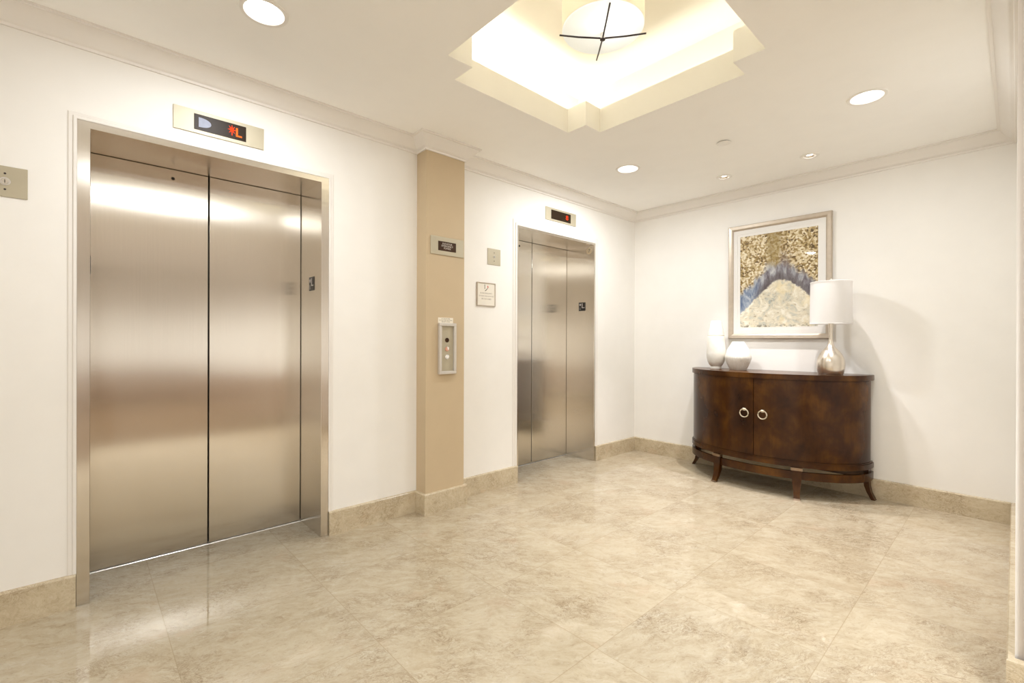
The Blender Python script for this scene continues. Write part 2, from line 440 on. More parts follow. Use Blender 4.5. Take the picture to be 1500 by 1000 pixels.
bm = BM(); add_box(bm, -.5, XE+.2, YB-.3, YB, -.1, H+.03); struct('wall_front', bm, M['wall'])

# ceiling with a cross shaped raised tray and round holes for the lamps
TX, TY, TH, TN = 1.434, -2.562, .617, .152
CANS = [(.683, -3.925), (.722, -1.238), (2.284, -1.200)]
ACC = [(1.176, -.480), (1.808, -.470)]
CR, AR = .080, .056
holes = [(x, y, CR) for x, y in CANS] + [(x, y, AR) for x, y in ACC]
xs = {-.01, W+.5, TX-TH, TX-TH+TN, TX+TH-TN, TX+TH}; ys = {YB-.1, .01, TY-TH, TY-TH+TN, TY+TH-TN, TY+TH}
for x, y, r in holes:
    xs |= {x-r*1.15, x+r*1.15}; ys |= {y-r*1.15, y+r*1.15}
def dedupe(s):
    out = []
    for v in sorted(s):
        if not out or v-out[-1] > 1e-4: out.append(v)
    return out
xs, ys = dedupe(xs), dedupe(ys)
def in_tray(x, y):
    a, b = abs(x-TX), abs(y-TY)
    return (a < TH and b < TH-TN) or (a < TH-TN and b < TH)
bm = BM()
def quad(bm, *p): return bm.faces.new([bm.verts.new(q) for q in p])
done = set()
for x0, x1 in zip(xs, xs[1:]):
    for y0, y1 in zip(ys, ys[1:]):
        cx, cy = (x0+x1)/2, (y0+y1)/2
        if in_tray(cx, cy): continue
        if any(abs(cx-hx) < hr*1.15 and abs(cy-hy) < hr*1.15 for hx, hy, hr in holes): continue
        quad(bm, (x0, y0, H), (x0, y1, H), (x1, y1, H), (x1, y0, H))
for hx, hy, hr in holes:
    s = hr*1.15; n = 40
    inner = [bm.verts.new((hx+hr*math.cos(2*PI*i/n), hy+hr*math.sin(2*PI*i/n), H)) for i in range(n)]
    outer = []
    for i in range(n):
        c, d = math.cos(2*PI*i/n), math.sin(2*PI*i/n); k = s/max(abs(c), abs(d))
        outer.append(bm.verts.new((hx+k*c, hy+k*d, H)))
    for i in range(n): bm.faces.new((inner[i], outer[i], outer[(i+1) % n], inner[(i+1) % n]))
ceil = struct('ceiling', bm, M['ceiling'])
bm = BM(); add_box(bm, W+.5, XE+.1, YB-.1, YR+.1, H, H+.03); struct('ceiling_hallway', bm, M['ceiling'])
# the lip of the tray: outline of the cross, then the wider glowing cavity above
def cross(h, n):
    k = h-n
    return [(TX-k, TY-h), (TX+k, TY-h), (TX+k, TY-k), (TX+h, TY-k), (TX+h, TY+k), (TX+k, TY+k),
            (TX+k, TY+h), (TX-k, TY+h), (TX-k, TY+k), (TX-h, TY+k), (TX-h, TY-k), (TX-k, TY-k)]
LT = 2.757
bm = BM()
a = cross(TH, TN); b = cross(TH+.018, TN)
n = len(a)
va = [[bm.verts.new((x, y, z)) for x, y in a] for z in (H, LT)]
vb = [[bm.verts.new((x, y, z)) for x, y in b] for z in (H, LT)]
for i in range(n):
    j = (i+1) % n
    bm.faces.new((va[0][i], va[0][j], va[1][j], va[1][i]))
    bm.faces.new((vb[0][j], vb[0][i], vb[1][i], vb[1][j]))
    bm.faces.new((va[1][i], va[1][j], vb[1][j], vb[1][i]))
lip = struct('trim_2', bm, M['lip'])
CH, CT = TH+.20, 3.02
bm = BM()
x0, x1, y0, y1 = TX-CH, TX+CH, TY-CH, TY+CH
add_box(bm, x0-.02, x0, y0-.02, y1+.02, H+.004, CT)
add_box(bm, x1, x1+.02, y0-.02, y1+.02, H+.004, CT)
add_box(bm, x0, x1, y0-.02, y0, H+.004, CT)
add_box(bm, x0, x1, y1, y1+.02, H+.004, CT)
add_box(bm, x0-.02, x1+.02, y0-.02, y1+.02, CT, CT+.03)
struct('ceiling_tray', bm, M['cove'])

# crown moulding and marble base
CP = [(0, 2.508), (.010, 2.508), (.012, 2.520), (.022, 2.524), (.030, 2.536), (.052, 2.556), (.072, 2.578), (.076, 2.588), (.090, 2.590), (.090, H), (0, H)]
bm = BM()
add_sweep(bm, [(0, YB), (0, COL0), (COLX, COL0), (COLX, COL1), (0, COL1), (0, 0), (W, 0), (W, YR), (W+.6, YR)], CP)
struct('trim_3', bm, M['crown'], smooth=True)
BP = [(0, 0), (.020, 0), (.020, .140), (.016, .146), (0, .147)]
bm = BM(); add_sweep(bm, [(0, YB), (0, E1-OPW-JW-.001)], BP)
add_sweep(bm, [(0, E1+OPW+JW+.001), (0, COL0), (COLX, COL0), (COLX, COL1), (0, COL1), (0, E2-OPW-J2-.001)], BP)
add_sweep(bm, [(0, E2+OPW+J2+.001), (0, -.021)], BP)
struct('baseboard_left', bm, M['marble_base'])
bm = BM(); add_sweep(bm, [(0, 0), (W-.0201, 0)], BP); struct('baseboard_back', bm, M['marble_base'])
bm = BM(); add_sweep(bm, [(W, -.0001), (W, YR), (W+.6, YR)], BP); struct('baseboard_right', bm, M['marble_base'])
# tan pilaster between the elevators
bm = BM(); add_box(bm, -.02, COLX, COL0, COL1, .13, 2.53); p = struct('wall_pilaster', bm, M['tan'])
tag(p, 'tan painted pilaster standing out from the wall between the two elevators', 'pilaster')

# ---------------------------------------------------------------- elevators (doors of the room)
def elevator(idx, yc, label, JW=.045, JT=2.19, cw=1.0):
    r = thing('door_%d' % idx, label, 'elevator', (0, yc, 0), None, 'elevator entrances', 'structure')
    y0, y1 = -OPW, OPW
    gap = .004
    for nm, a, b in (('door_panel', y0+.003, -gap), ('door_panel', gap, y1-.003)):
        bm = BM(); add_box(bm, RX-.04, RX, a, b, .006, HD-.002, .0012, 1)
        d = obj(nm, bm, M['steel'], r)
        if a < -.4:
            h = BM(); add_lathe(h, [(.0085, 0), (.0085, .0012)], 20)
            bmesh.ops.transform(h, matrix=Matrix.Translation((RX+.0002, -.172, 2.106)) @ Matrix.Rotation(PI/2, 4, 'Y'), verts=h.verts[:])
            tag(obj('key_hole', h, M['dark'], d), 'small dark round key hole')
    bm = BM(); add_box(bm, RX-.09, RX-.05, y0-.05, y1+.05, -.02, HD+.05); tag(obj('shaft_back', bm, M['dark'], r), 'dark gap behind the door leaves')
    for s in (-1, 1):
        bm = BM()
        a, b = sorted((s*OPW, s*(OPW+JW)))
        add_box(bm, RX-.04, .005, a, b, .0, HD+.002, .001, 1)
        obj('jamb', bm, M['jamb'], r)
    bm = BM(); add_box(bm, RX-.04, .005, -OPW-JW, OPW+JW, HD, JT, .001, 1); obj('header', bm, M['jamb'], r)
    # painted bead around the steel frame
    bm = BM(); prof = [(o*cw, x) for o, x in ((0, 0), (0, .007), (.003, .008), (.010, .008), (.012, .007), (.0135, .003), (.016, .004), (.026, .004), (.030, .002), (.030, 0))]
    B0 = OPW+JW
    rows = [[bm.verts.new((x, sy*(B0+o), z0 if z0 else JT+o)) for o, x in prof] for sy, z0 in ((-1, .1472), (-1, 0), (1, 0), (1, .1472))]
    for p, q in zip(rows, rows[1:]):
        for j in range(len(prof)): bm.faces.new((p[j], q[j], q[(j+1) % len(prof)], p[(j+1) % len(prof)]))
    bm.faces.new(rows[0]); bm.faces.new(list(reversed(rows[-1])))
    tag(obj('casing', bm, M['casing'], r), 'painted cream bead around the steel frame')
    bm = BM(); add_box(bm, RX-.03, RX+.012, y0, y1, -.01, .0035, .001, 1)
    obj('sill', bm, M['alu'], r)
    return r
elevator(1, E1, 'nearer and larger brushed steel elevator entrance left of the tan pilaster')
elevator(2, E2, 'farther brushed steel elevator entrance right of the tan pilaster', .018, 2.176, 1.6)

# ---------------------------------------------------------------- small fittings on the elevator wall
def plate(bm, w, h, d, bev=.001): return add_box(bm, -w/2, w/2, -h/2, h/2, 0, d, bev, 1)
def disc(bm, r, w0, w1, u=0, v=0, seg=28, bev=0.):
    prof = [(r, w0), (r, w1-bev), (r-bev, w1)] if bev else [(r, w0), (r, w1)]
    return add_lathe(bm, prof, seg, origin=(u, v, 0))

def indicator(yc, zc, w, h, sw, sh, su, label):
    r = thing('floor_indicator', label, 'floor indicator', (0, yc, zc), R_LEFT, 'floor indicators over the elevators')
    bm = BM(); plate(bm, w, h, .006); obj('face_plate', bm, M['plate'], r)
    bm = BM(); add_box(bm, su-sw/2, su+sw/2, -sh/2, sh/2, .0055, .0075, .0006, 1)
    s = obj('display_screen', bm, M['screen'], r)
    return r, s
r, s = indicator(-3.955, 2.321, .414, .117, .238, .081, -.001, 'floor indicator over the nearer elevator, lit orange letter L beside a pale lantern')
# bullet shaped lantern lens
pts = []
for i in range(21):
    a = -PI/2+PI*i/20; pts.append((.055*math.cos(a)**.8 if math.cos(a) > 0 else 0, .0245*math.sin(a)))
pts = [(-.100+x, y) for x, y in pts]
bm = BM(); add_prism(bm, pts, .0074, .0092); tag(obj('arrival_lantern', bm, M['lens'], s), 'pale bullet shaped lantern')
L = text('floor_letter', 'L', .064, M['amber'], s, (.083, -.004, .0078), width=.029, bold=.0016); tag(L, 'lit orange letter L')
bm = BM(); pp = []
for i in range(16):
    rr = .024 if i % 2 == 0 else .0095; a = 2*PI*i/16
    pp.append((.050+rr*math.cos(a)*.85, .006+rr*math.sin(a)*1.15))
add_prism(bm, pp, .0076, .0082); add_box(bm, .0475, .0525, -.024, .006, .0076, .0082)
tag(obj('floor_star', bm, M['reddigit'], s), 'lit red star')
r, s = indicator(-1.234, 2.350, .424, .117, .272, .083, -.004, 'floor indicator over the farther elevator, lit red digit 8')
tag(text('floor_digit', '8', .060, M['reddigit'], s, (.078, .0, .0078), width=.034), 'lit red digit 8')

# key switch plates
def key_plate(yc, zc, w, h, label, big):
    r = thing('key_switch_plate', label, 'switch plate', (0, yc, zc), R_LEFT)
    bm = BM(); plate(bm, w, h, .004); p = obj('plate', bm, M['plate'], r)
    k = .017 if big else .011
    bm = BM(); disc(bm, k, .0035, .007, bev=.001); c = obj('lock_collar', bm, M['greyframe'], r, True)
    bm = BM(); disc(bm, k*.66, .0068, .009, bev=.001); obj('lock_cylinder', bm, M['chrome'], c, True)
    bm = BM(); add_box(bm, -.0012, .0012, -k*.4, k*.4, .0088, .0093); tag(obj('key_slot', bm, M['dark'], c), 'dark key slot')
    for v in (.033, -.033):
        bm = BM(); disc(bm, .004, .0035, .0052, 0, v, 14, .0006); obj('screw', bm, M['bronze'], r, True)
    return r
key_plate(-4.732, 1.858, .132, .128, 'steel key switch plate at left end of the elevator wall, cut by the picture edge', True)
key_plate(-2.049, 1.876, .136, .130, 'small steel key switch plate above the framed fire notice', False)

# framed fire notice
r = thing('fire_notice', 'framed pale notice hung between pilaster and farther elevator', 'sign', (0, -2.132, 1.568), R_LEFT)
bm = BM(); plate(bm, .180, .178, .006); obj('notice_sheet', bm, M['sheet'], r)
bm = BM(); w, h, t_ = .190, .187, .007
for q in ((-w/2, w/2, h/2-t_, h/2), (-w/2, w/2, -h/2, -h/2+t_), (-w/2, -w/2+t_, -h/2+t_, h/2-t_), (w/2-t_, w/2, -h/2+t_, h/2-t_)):
    add_box(bm, *q, 0, .010, .001, 1)
obj('notice_frame', bm, M['frame'], r)
text('notice_text', 'IN FIRE EMERGENCY\nDO NOT USE ELEVATOR\nUSE EXIT STAIRS', .0165, M['greytext'], r, (0, -.014, .0062), 1.35, width=.150)
bm = BM()
add_box(bm, -.019, -.013, .042, .066, .006, .0066)
disc(bm, .005, .006, .0066, -.016, .072, 12)
add_prism(bm, [(-.018, .026), (-.006, .026), (.018, .050), (.010, .050)], .006, .0066)
tag(obj('pictogram', bm, M['inktext'], r), 'dark pictogram of figure and stair')
bm = BM(); add_prism(bm, [(.010, .056), (.019, .050), (.022, .060), (.015, .072), (.010, .066)], .006, .0066); tag(obj('flame_mark', bm, M['red'], r), 'small red flame')

# emergency power sign on the pilaster
r = thing('emergency_power_sign', 'steel plate with brown ELEVATOR EMERGENCY POWER panel on tan pilaster', 'sign', (COLX, -2.587, 1.866), R_LEFT)
bm = BM(); plate(bm, .283, .127, .006); obj('face_plate', bm, M['plate'], r)
bm = BM(); add_box(bm, -.081, .071, -.034, .032, .0055, .0072, .0006, 1); p = obj('sign_panel', bm, M['signbrown'], r)
tag(text('sign_text', 'ELEVATOR\nEMERGENCY\nPOWER', .0175, M['signtext'], p, (-.005, 0, .0075), .92), 'pale lettering')

# call station
r = thing('call_station', 'steel elevator call station with two round buttons on tan pilaster', 'call station', (COLX, -2.592, 1.143), R_LEFT)
bm = BM(); w, h, t_ = .146, .360, .021
for q in ((-w/2, w/2, h/2-t_, h/2), (-w/2, w/2, -h/2, -h/2+t_), (-w/2, -w/2+t_, -h/2+t_, h/2-t_), (w/2-t_, w/2, -h/2+t_, h/2-t_)):
    add_box(bm, *q, 0, .022, .0025, 2)
obj('surround', bm, M['greyframe'], r)
bm = BM(); add_box(bm, -w/2+.01, w/2-.01, -h/2+.01, h/2-.01, 0, .007); obj('face_plate', bm, M['plate'], r)
bm = BM(); disc(bm, .0165, .0065, .010, 0, .060, 28, .001); tag(obj('round_lens', bm, M['signbrown'], r, True), 'dark brown round lens')
bm = BM(); disc(bm, .0165, .0065, .012, 0, -.003, 28, .002); k = tag(obj('key_switch', bm, M['copper'], r, True), 'reddish key switch')
bm = BM(); add_prism(bm, [(-.002, .014), (.012, .010), (.012, -.006), (.003, -.010)], .0115, .0135); tag(obj('key_tab', bm, M['white'], k), 'white tab')
bm = BM(); disc(bm, .0185, .0065, .011, 0, -.058, 28, .002); k = obj('call_button', bm, M['chrome'], r, True)
bm = BM(); disc(bm, .0115, .0105, .0135, 0, -.058, 24, .002); tag(obj('button_cap', bm, M['white'], k, True), 'white button cap')
c = thing('instruction_card', 'small cream printed card above the call station on tan pilaster', 'card', (COLX, -2.600, 1.343), R_LEFT)
bm = BM(); plate(bm, .128, .038, .0015, .0003); obj('card', bm, M['paper'], c)
text('card_text', 'IN CASE OF FIRE\nDO NOT USE ELEVATORS\nUSE EXIT STAIRS', .010, M['inktext'], c, (0, 0, .0016), 1.05, depth=.0002, width=.112)

# tactile floor plates on the steel reveals
def floor_plate(loc, rot, label, flip=1):
    r = thing('floor_plate', label, 'floor plate', loc, rot, 'tactile floor plates')
    bm = BM(); plate(bm, .084, .086, .003, .0008); obj('plate', bm, M['black'], r)
    tag(text('letter', 'L', .072, M['braille_text'], r, (.016, .007, .0031), width=.036), 'raised letter L')
    bm = BM(); pp = []
    for i in range(10):
        rr = .0165 if i % 2 == 0 else .007; a = PI/2+2*PI*i/10
        pp.append((-.023+rr*math.cos(a), .020+rr*math.sin(a)))
    add_prism(bm, pp, .0029, .0037); tag(obj('star', bm, M['braille_text'], r), 'raised star')
    bm = BM()
    for i in range(3):
        for j in range(2):
            disc(bm, .0022, .0029, .0042, -.030+.009*j, -.012-.009*i, 8)
    tag(obj('braille', bm, M['braille_text'], r), 'braille dots')
    return r
floor_plate((-.154, E1+OPW-.0002, 1.556), R_BACK, 'black floor plate marked L on right reveal of the nearer elevator')
floor_plate((-.147, E2+OPW-.0002, 1.551), R_BACK, 'black floor plate marked L on right reveal of the farther elevator')
floor_plate((-.170, E1-OPW+.0002, 1.556), R_JAMBL, 'black floor plate on left reveal of the nearer elevator, seen edge on')
r = thing('number_sticker', 'round pale sticker numbered 7 high on reveal of the farther elevator', 'sticker', (-.062, E2+OPW-.0002, 2.108), R_BACK)
bm = BM(); disc(bm, .034, 0, .0012, seg=40); obj('disc', bm, M['ring'], r)
tag(text('digit', '7', .048, M['inktext'], r, (.003, 0, .0013), depth=.0003), 'dark digit 7')

# ---------------------------------------------------------------- ceiling fittings
def can_light(x, y, label):
    r = thing('recessed_light', label, 'ceiling light', (x, y, H), None, 'large recessed ceiling lights')
    bm = BM(); add_lathe(bm, [(CR-.002, .001), (CR-.002, -.004), (CR+.004, -.006), (CR+.014, -.004), (CR+.016, .0)], 56, False, False); obj('trim_ring', bm, M['white'], r, True)
    bm = BM(); add_lathe(bm, [(CR-.002, -.003), (CR-.008, .03), (CR-.018, .075)], 56, False, False); obj('reflector', bm, M['reflector'], r, True)
    bm = BM(); add_lathe(bm, [(CR-.018, .075), (CR-.020, .095)], 40, True, True); tag(obj('lamp', bm, M['lamp_glow'], r), 'glowing white lamp')
    return r
can_light(*CANS[0], 'large lit recessed ceiling light above the nearer elevator')
can_light(*CANS[1], 'large lit recessed ceiling light above the farther elevator, nearest the corner')
can_light(*CANS[2], 'large lit recessed ceiling light at right, above the sideboard end')
def accent(x, y, label):
    r = thing('accent_light', label, 'spotlight', (x, y, H), None, 'small accent spotlights above the sideboard')
    bm = BM(); add_lathe(bm, [(.040, .002), (.040, -.004), (.046, -.007), (.062, -.004), (.064, 0)], 48, False, False); obj('trim_ring', bm, M['white'], r, True)
    bm = BM(); add_lathe(bm, [(.041, -.003), (.030, .010), (.026, .016), (.026, .04)], 40, False, True); obj('gimbal', bm, M['silver'], r, True)
    bm = BM(); add_lathe(bm, [(.0225, .009), (.0225, .03)], 32, True, True); tag(obj('lamp', bm, M['accent_glow'], r), 'glowing white lamp')
    return r
accent(*ACC[0], 'small lit accent spotlight above left half of the sideboard')
accent(*ACC[1], 'small lit accent spotlight above right half of the sideboard')
r = thing('sprinkler_cover', 'flat round white sprinkler cover on the ceiling, unlit', 'sprinkler cover', (1.470, -1.183, H))
bm = BM(); add_lathe(bm, [(.030, 0), (.030, -.007)], 40, False, False); obj('stem', bm, M['bronze'], r, True)
bm = BM(); add_lathe(bm, [(.043, -.006), (.045, -.007), (.045, -.009), (.043, -.010)], 48); obj('cover_plate', bm, M['white'], r, True)

# drum light hanging in the tray
DZ = 2.785; DR = .206
r = thing('drum_light', 'drum ceiling light with white glass base and dark cross bars in ceiling tray', 'ceiling light', (TX, TY+.012, DZ))
bm = BM(); add_lathe(bm, [(DR, .004), (DR, CT-DZ-.03), (DR-.004, CT-DZ-.03), (DR-.004, .004)], 72, False, False)
bmesh.ops.bridge_loops(bm, edges=[e for e in bm.edges if e.is_boundary]); obj('drum_shade', bm, M['drum'], r, True)
bm = BM(); add_lathe(bm, [(DR-.001, .004), (DR*.98, -.001), (DR*.8, -.008), (DR*.5, -.014), (DR*.2, -.017), (.012, -.018)], 72, False, True); obj('glass_diffuser', bm, M['opal'], r, True)
bm = BM(); add_lathe(bm, [(.010, -.017), (.010, -.040), (.0125, -.042), (.0125, -.048), (.009, -.050)], 24); h = obj('hub', bm, M['silver'], r, True)
bm = BM(); add_lathe(bm, [(.0132, -.0490), (.0132, -.053), (.010, -.055)], 24); tag(obj('hub_cap', bm, M['bronze'], h, True), 'dark hub cap')
for k in range(4):
    a = PI/4+k*PI/2+.0; c_, s_ = math.cos(a), math.sin(a)
    bm = BM(); add_tube(bm, [(.008*c_, .008*s_, -.044), (.12*c_, .12*s_, -.036), (.219*c_, .219*s_, -.024)], .0042, 10); obj('cross_bar', bm, M['bronze'], r, True)
bm = BM(); add_lathe(bm, [(.06, CT-DZ-.025), (.06, CT-DZ-.001)], 32); obj('ceiling_canopy', bm, M['silver'], r, True)
bm = BM(); add_tube(bm, [(0, 0, -.018), (0, 0, CT-DZ-.01)], .006, 10); obj('stem', bm, M['silver'], r, True)

# ---------------------------------------------------------------- sideboard
SX, ST = 1.430, .948
def bow(a, s, b, n=64, pw=2.04):
    """half round plan: straight sides of length s, then a bow of depth b"""
    pts = [(-a, 0.)]
    for i in range(n+1):
        t = PI-PI*i/n
        c, d = math.cos(t), math.sin(t)
        pts.append((a*math.copysign(abs(c)**(2/pw), c), -s-b*abs(d)**(2/pw)))
    pts.append((a, 0.))
    return pts
sb = thing('sideboard', 'dark mahogany bow front sideboard with two doors against the back wall', 'sideboard', (SX, -.022, 0))
SIDE, BOW = .028, .455
bm = BM(); pts = bow(.700, SIDE, BOW+.02)
add_prism(bm, pts, ST-.042, ST); es = [e for e in bm.edges if abs(e.verts[0].co.z-e.verts[1].co.z) < 1e-6]
bmesh.ops.bevel(bm, geom=es, offset=.003, segments=2, affect='EDGES'); obj('top', bm, M['wood'], sb, True)
bm = BM(); add_prism(bm, bow(.675, SIDE, BOW-.008), .285, ST-.040); obj('carcass', bm, M['wood'], sb, True)
bm = BM()
add_prism(bm, bow(.699, SIDE, BOW+.017), .238, .276); add_prism(bm, bow(.692, SIDE, BOW+.008), .276, .286)
obj('base_moulding', bm, M['wood'], sb, True)
bm = BM()
outer = bow(.697, SIDE, BOW+.014); inner = bow(.673, SIDE, BOW-.010)
z0, z1 = .146, .206
va = [[bm.verts.new((x, y, z)) for x, y in outer] for z in (z0, z1)]; vb = [[bm.verts.new((x, y, z)) for x, y in inner] for z in (z0, z1)]
n = len(outer)
for i in range(n-1):
    bm.faces.new((va[0][i], va[0][i+1], va[1][i+1], va[1][i])); bm.faces.new((vb[0][i+1], vb[0][i], vb[1][i], vb[1][i+1]))
    bm.faces.new((va[1][i], va[1][i+1], vb[1][i+1], vb[1][i])); bm.faces.new((va[0][i+1], va[0][i], vb[0][i], vb[0][i+1]))
for i in (0, n-1): bm.faces.new((va[0][i], va[1][i], vb[1][i], vb[0][i]))
add_box(bm, -.683, .683, -.020, -.002, z0, z1)
obj('apron_rail', bm, M['wood'], sb, True)
# curved doors
def bow_pt(a, s, b, t, pw=2.04):
    c, d = math.cos(t), math.sin(t)
    return (a*math.copysign(abs(c)**(2/pw), c), -s-b*abs(d)**(2/pw))
def curved_door(t0, t1, side):
    bm = BM(); n = 40; rows = []
    for i in range(n+1):
        t = t0+(t1-t0)*i/n
        o = bow_pt(.687, SIDE, BOW+.004, t); q = bow_pt(.673, SIDE, BOW-.010, t)
        rows.append([bm.verts.new((*o, .288)), bm.verts.new((*o, ST-.047)), bm.verts.new((*q, ST-.047)), bm.verts.new((*q, .288))])
    for a, b in zip(rows, rows[1:]):
        for j in range(4): bm.faces.new((a[j], b[j], b[(j+1) % 4], a[(j+1) % 4]))
    bm.faces.new(rows[0]); bm.faces.new(list(reversed(rows[-1])))
    d = obj('door', bm, M['wood'], sb, True)
    return d
dl = curved_door(PI-.035, PI/2+.003, -1); dr = curved_door(PI/2-.003, .035, 1)
for d, u in ((dl, -.070), (dr, .070)):
    # where the door face stands at this offset
    best = min((abs(bow_pt(.687, SIDE, BOW+.004, t)[0]-u), t) for t in [PI*i/2000 for i in range(2001)])[1]
    fx, fy = bow_pt(.687, SIDE, BOW+.004, best)
    zc = .617; R = .0325
    bm = BM(); add_tube(bm, [(fx+R*math.sin(2*PI*i/36), fy-.012, zc+R*math.cos(2*PI*i/36)) for i in range(36)], .0047, 10, True)
    h = tag(obj('ring_pull', bm, M['ring'], d, True), 'pale metal ring pull')
    bm = BM(); add_box(bm, fx-.011, fx+.011, fy-.014, fy+.004, zc+R-.013, zc+R+.007, .002, 1); obj('pull_mount', bm, M['ring'], h) if False else obj('pull_mount', bm, M['ring'], d)
# legs: tapered, flaring outwards
def leg(px, py, dx, dy, wt, wb):
    bm = BM(); D = Vector((dx, dy)).normalized(); S = Vector((-D.y, D.x)); rows = []
    for z, off, w, th in ((.236, .004, wt, .030), (.206, .004, wt, .030), (.200, .003, wt*.90, .030), (.150, .001, wt*.84, .034), (.100, .004, wt*.72, .033), (.055, .016, wt*.60, .029), (.020, .034, wb, .025), (.010, .040, wb, .024), (0, .045, wb*1.02, .024)):
        c = Vector((px, py))+D*off
        rows.append([bm.verts.new((*(c+S*(sa*w/2)+D*(-th*.5+th*sb_)), z)) for sa, sb_ in ((-1, 0), (1, 0), (1, 1), (-1, 1))])
    for a, b in zip(rows, rows[1:]):
        for j in range(4): bm.faces.new((a[j], a[(j+1) % 4], b[(j+1) % 4], b[j]))
    bm.faces.new(rows[0]); bm.faces.new(rows[-1])
    lg = obj('leg', bm, M['wood'], sb, True, 50)
    return lg
for s in (-1, 1):
    t = PI/2-s*.44
    fx, fy = bow_pt(.693, SIDE, BOW+.010, t)
    e = .01; ax, ay = bow_pt(.693, SIDE, BOW+.010, t+e); tx, ty = ax-fx, ay-fy
    nx, ny = ty, -tx
    if ny > 0: nx, ny = -nx, -ny
    lg = leg(fx, fy, nx, ny, .074, .042)
    nn = Vector((nx, ny)).normalized(); c = Vector((fx, fy))+nn*.006; S = Vector((-nn.y, nn.x))
    bm = BM(); rows = []
    for z in (.216, .238):
        rows.append([bm.verts.new((*(c+S*(sa*.039)+nn*d), z)) for sa, d in ((-1, -.014), (1, -.014), (1, .0165), (-1, .0165))])
    for j in range(4): bm.faces.new((rows[0][j], rows[0][(j+1) % 4], rows[1][(j+1) % 4], rows[1][j]))
    bm.faces.new(rows[0]); bm.faces.new(rows[1]); tag(obj('metal_collar', bm, M['collar'], lg), 'shiny collar at leg top')
    c = Vector((fx, fy))+nn*.0405
    bm = BM(); rows = []
    for z, k in ((.0, 1.0), (.012, -.006)):
        cc = Vector((fx, fy))+nn*(.0452 if z == 0 else .0392)
        rows.append([bm.verts.new((*(cc+S*(sa*.0225)+nn*d), z)) for sa, d in ((-1, -.0135), (1, -.0135), (1, .0140), (-1, .0140))])
    for j in range(4): bm.faces.new((rows[0][j], rows[0][(j+1) % 4], rows[1][(j+1) % 4], rows[1][j]))
    bm.faces.new(rows[0]); bm.faces.new(rows[1]); obj('foot_cap', bm, M['collar'], lg)
    leg(s*.664, -.045, s, -.12, .060, .042)

# ---------------------------------------------------------------- things on the sideboard
lamp = thing('table_lamp', 'silver gourd table lamp with white drum shade on right end of sideboard', 'table lamp', (1.893, -.232, ST))
prof = [(.080, 0), (.083, .006), (.091, .04), (.094, .075), (.092, .105), (.085, .132), (.073, .158), (.055, .182), (.036, .203), (.023, .225), (.0155, .252), (.0125, .285), (.0125, .315), (.0145, .350), (.0170, .385), (.0175, .396), (.010, .400)]
bm = BM(); add_lathe(bm, prof, 64); obj('base', bm, M['silver'], lamp, True, 60)
bm = BM(); add_lathe(bm, [(.139, .392), (.136, .714), (.1335, .714), (.1365, .392)], 72, False, False)
bmesh.ops.bridge_loops(bm, edges=[e for e in bm.edges if e.is_boundary])
sh = obj('lamp_shade', bm, M['shade'], lamp, True, 50)
for rr, hh in ((.1362, .714), (.1392, .392)):
    bm = BM(); add_tube(bm, [(rr*math.cos(2*PI*i/60), rr*math.sin(2*PI*i/60), hh) for i in range(60)], .0018, 8, True); obj('shade_trim', bm, M['shade'], sh, True)
bm = BM(); add_tube(bm, [(0, 0, .39), (0, 0, .715)], .004, 8)
for k in range(3):
    a = 2*PI*k/3+.3; add_tube(bm, [(0, 0, .704), (.1345*math.cos(a), .1345*math.sin(a), .704)], .0018, 6)
obj('harp', bm, M['silver'], lamp, True)
bm = BM(); add_lathe(bm, [(.005, .712), (.010, .718), (.012, .726), (.009, .735), (.003, .739)], 24); tag(obj('finial', bm, M['chrome'], lamp, True), 'small chrome finial')

v1 = bm = BM()
add_lathe(bm, [(.046, 0), (.048, .004), (.048, .018), (.045, .022), (.060, .040), (.072, .068), (.080, .105), (.082, .145), (.081, .190), (.0785, .240), (.0745, .285), (.0725, .300), (.0710, .302), (.0710, .306), (.0720, .308), (.0705, .318), (.0692, .320), (.0692, .324), (.0690, .327), (.060, .370), (.050, .415), (.0445, .438), (.0425, .441), (.040, .438), (.048, .40), (.06, .34), (.065, .25), (.06, .1)], 64, True, True)
v = obj('tall_vase', v1, M['vase_band'], None, True, 40); v.location = (.984, -.185, ST)
tag(v, 'tall tapered cream ceramic vase on left end of the sideboard', 'vase')
bm = BM()
add_lathe(bm, [(.066, 0), (.069, .004), (.084, .035), (.098, .070), (.1075, .098), (.109, .112), (.106, .130), (.096, .163), (.084, .190), (.066, .220), (.053, .240), (.0475, .249), (.045, .251), (.042, .248), (.06, .215), (.09, .15), (.095, .1), (.06, .02)], 72, True, True)
v = obj('squat_vase', bm, M['vase_rib'], None, True, 40); v.location = (1.184, -.190, ST)
tag(v, 'short round cream ceramic vase beside the taller one on the sideboard', 'vase')

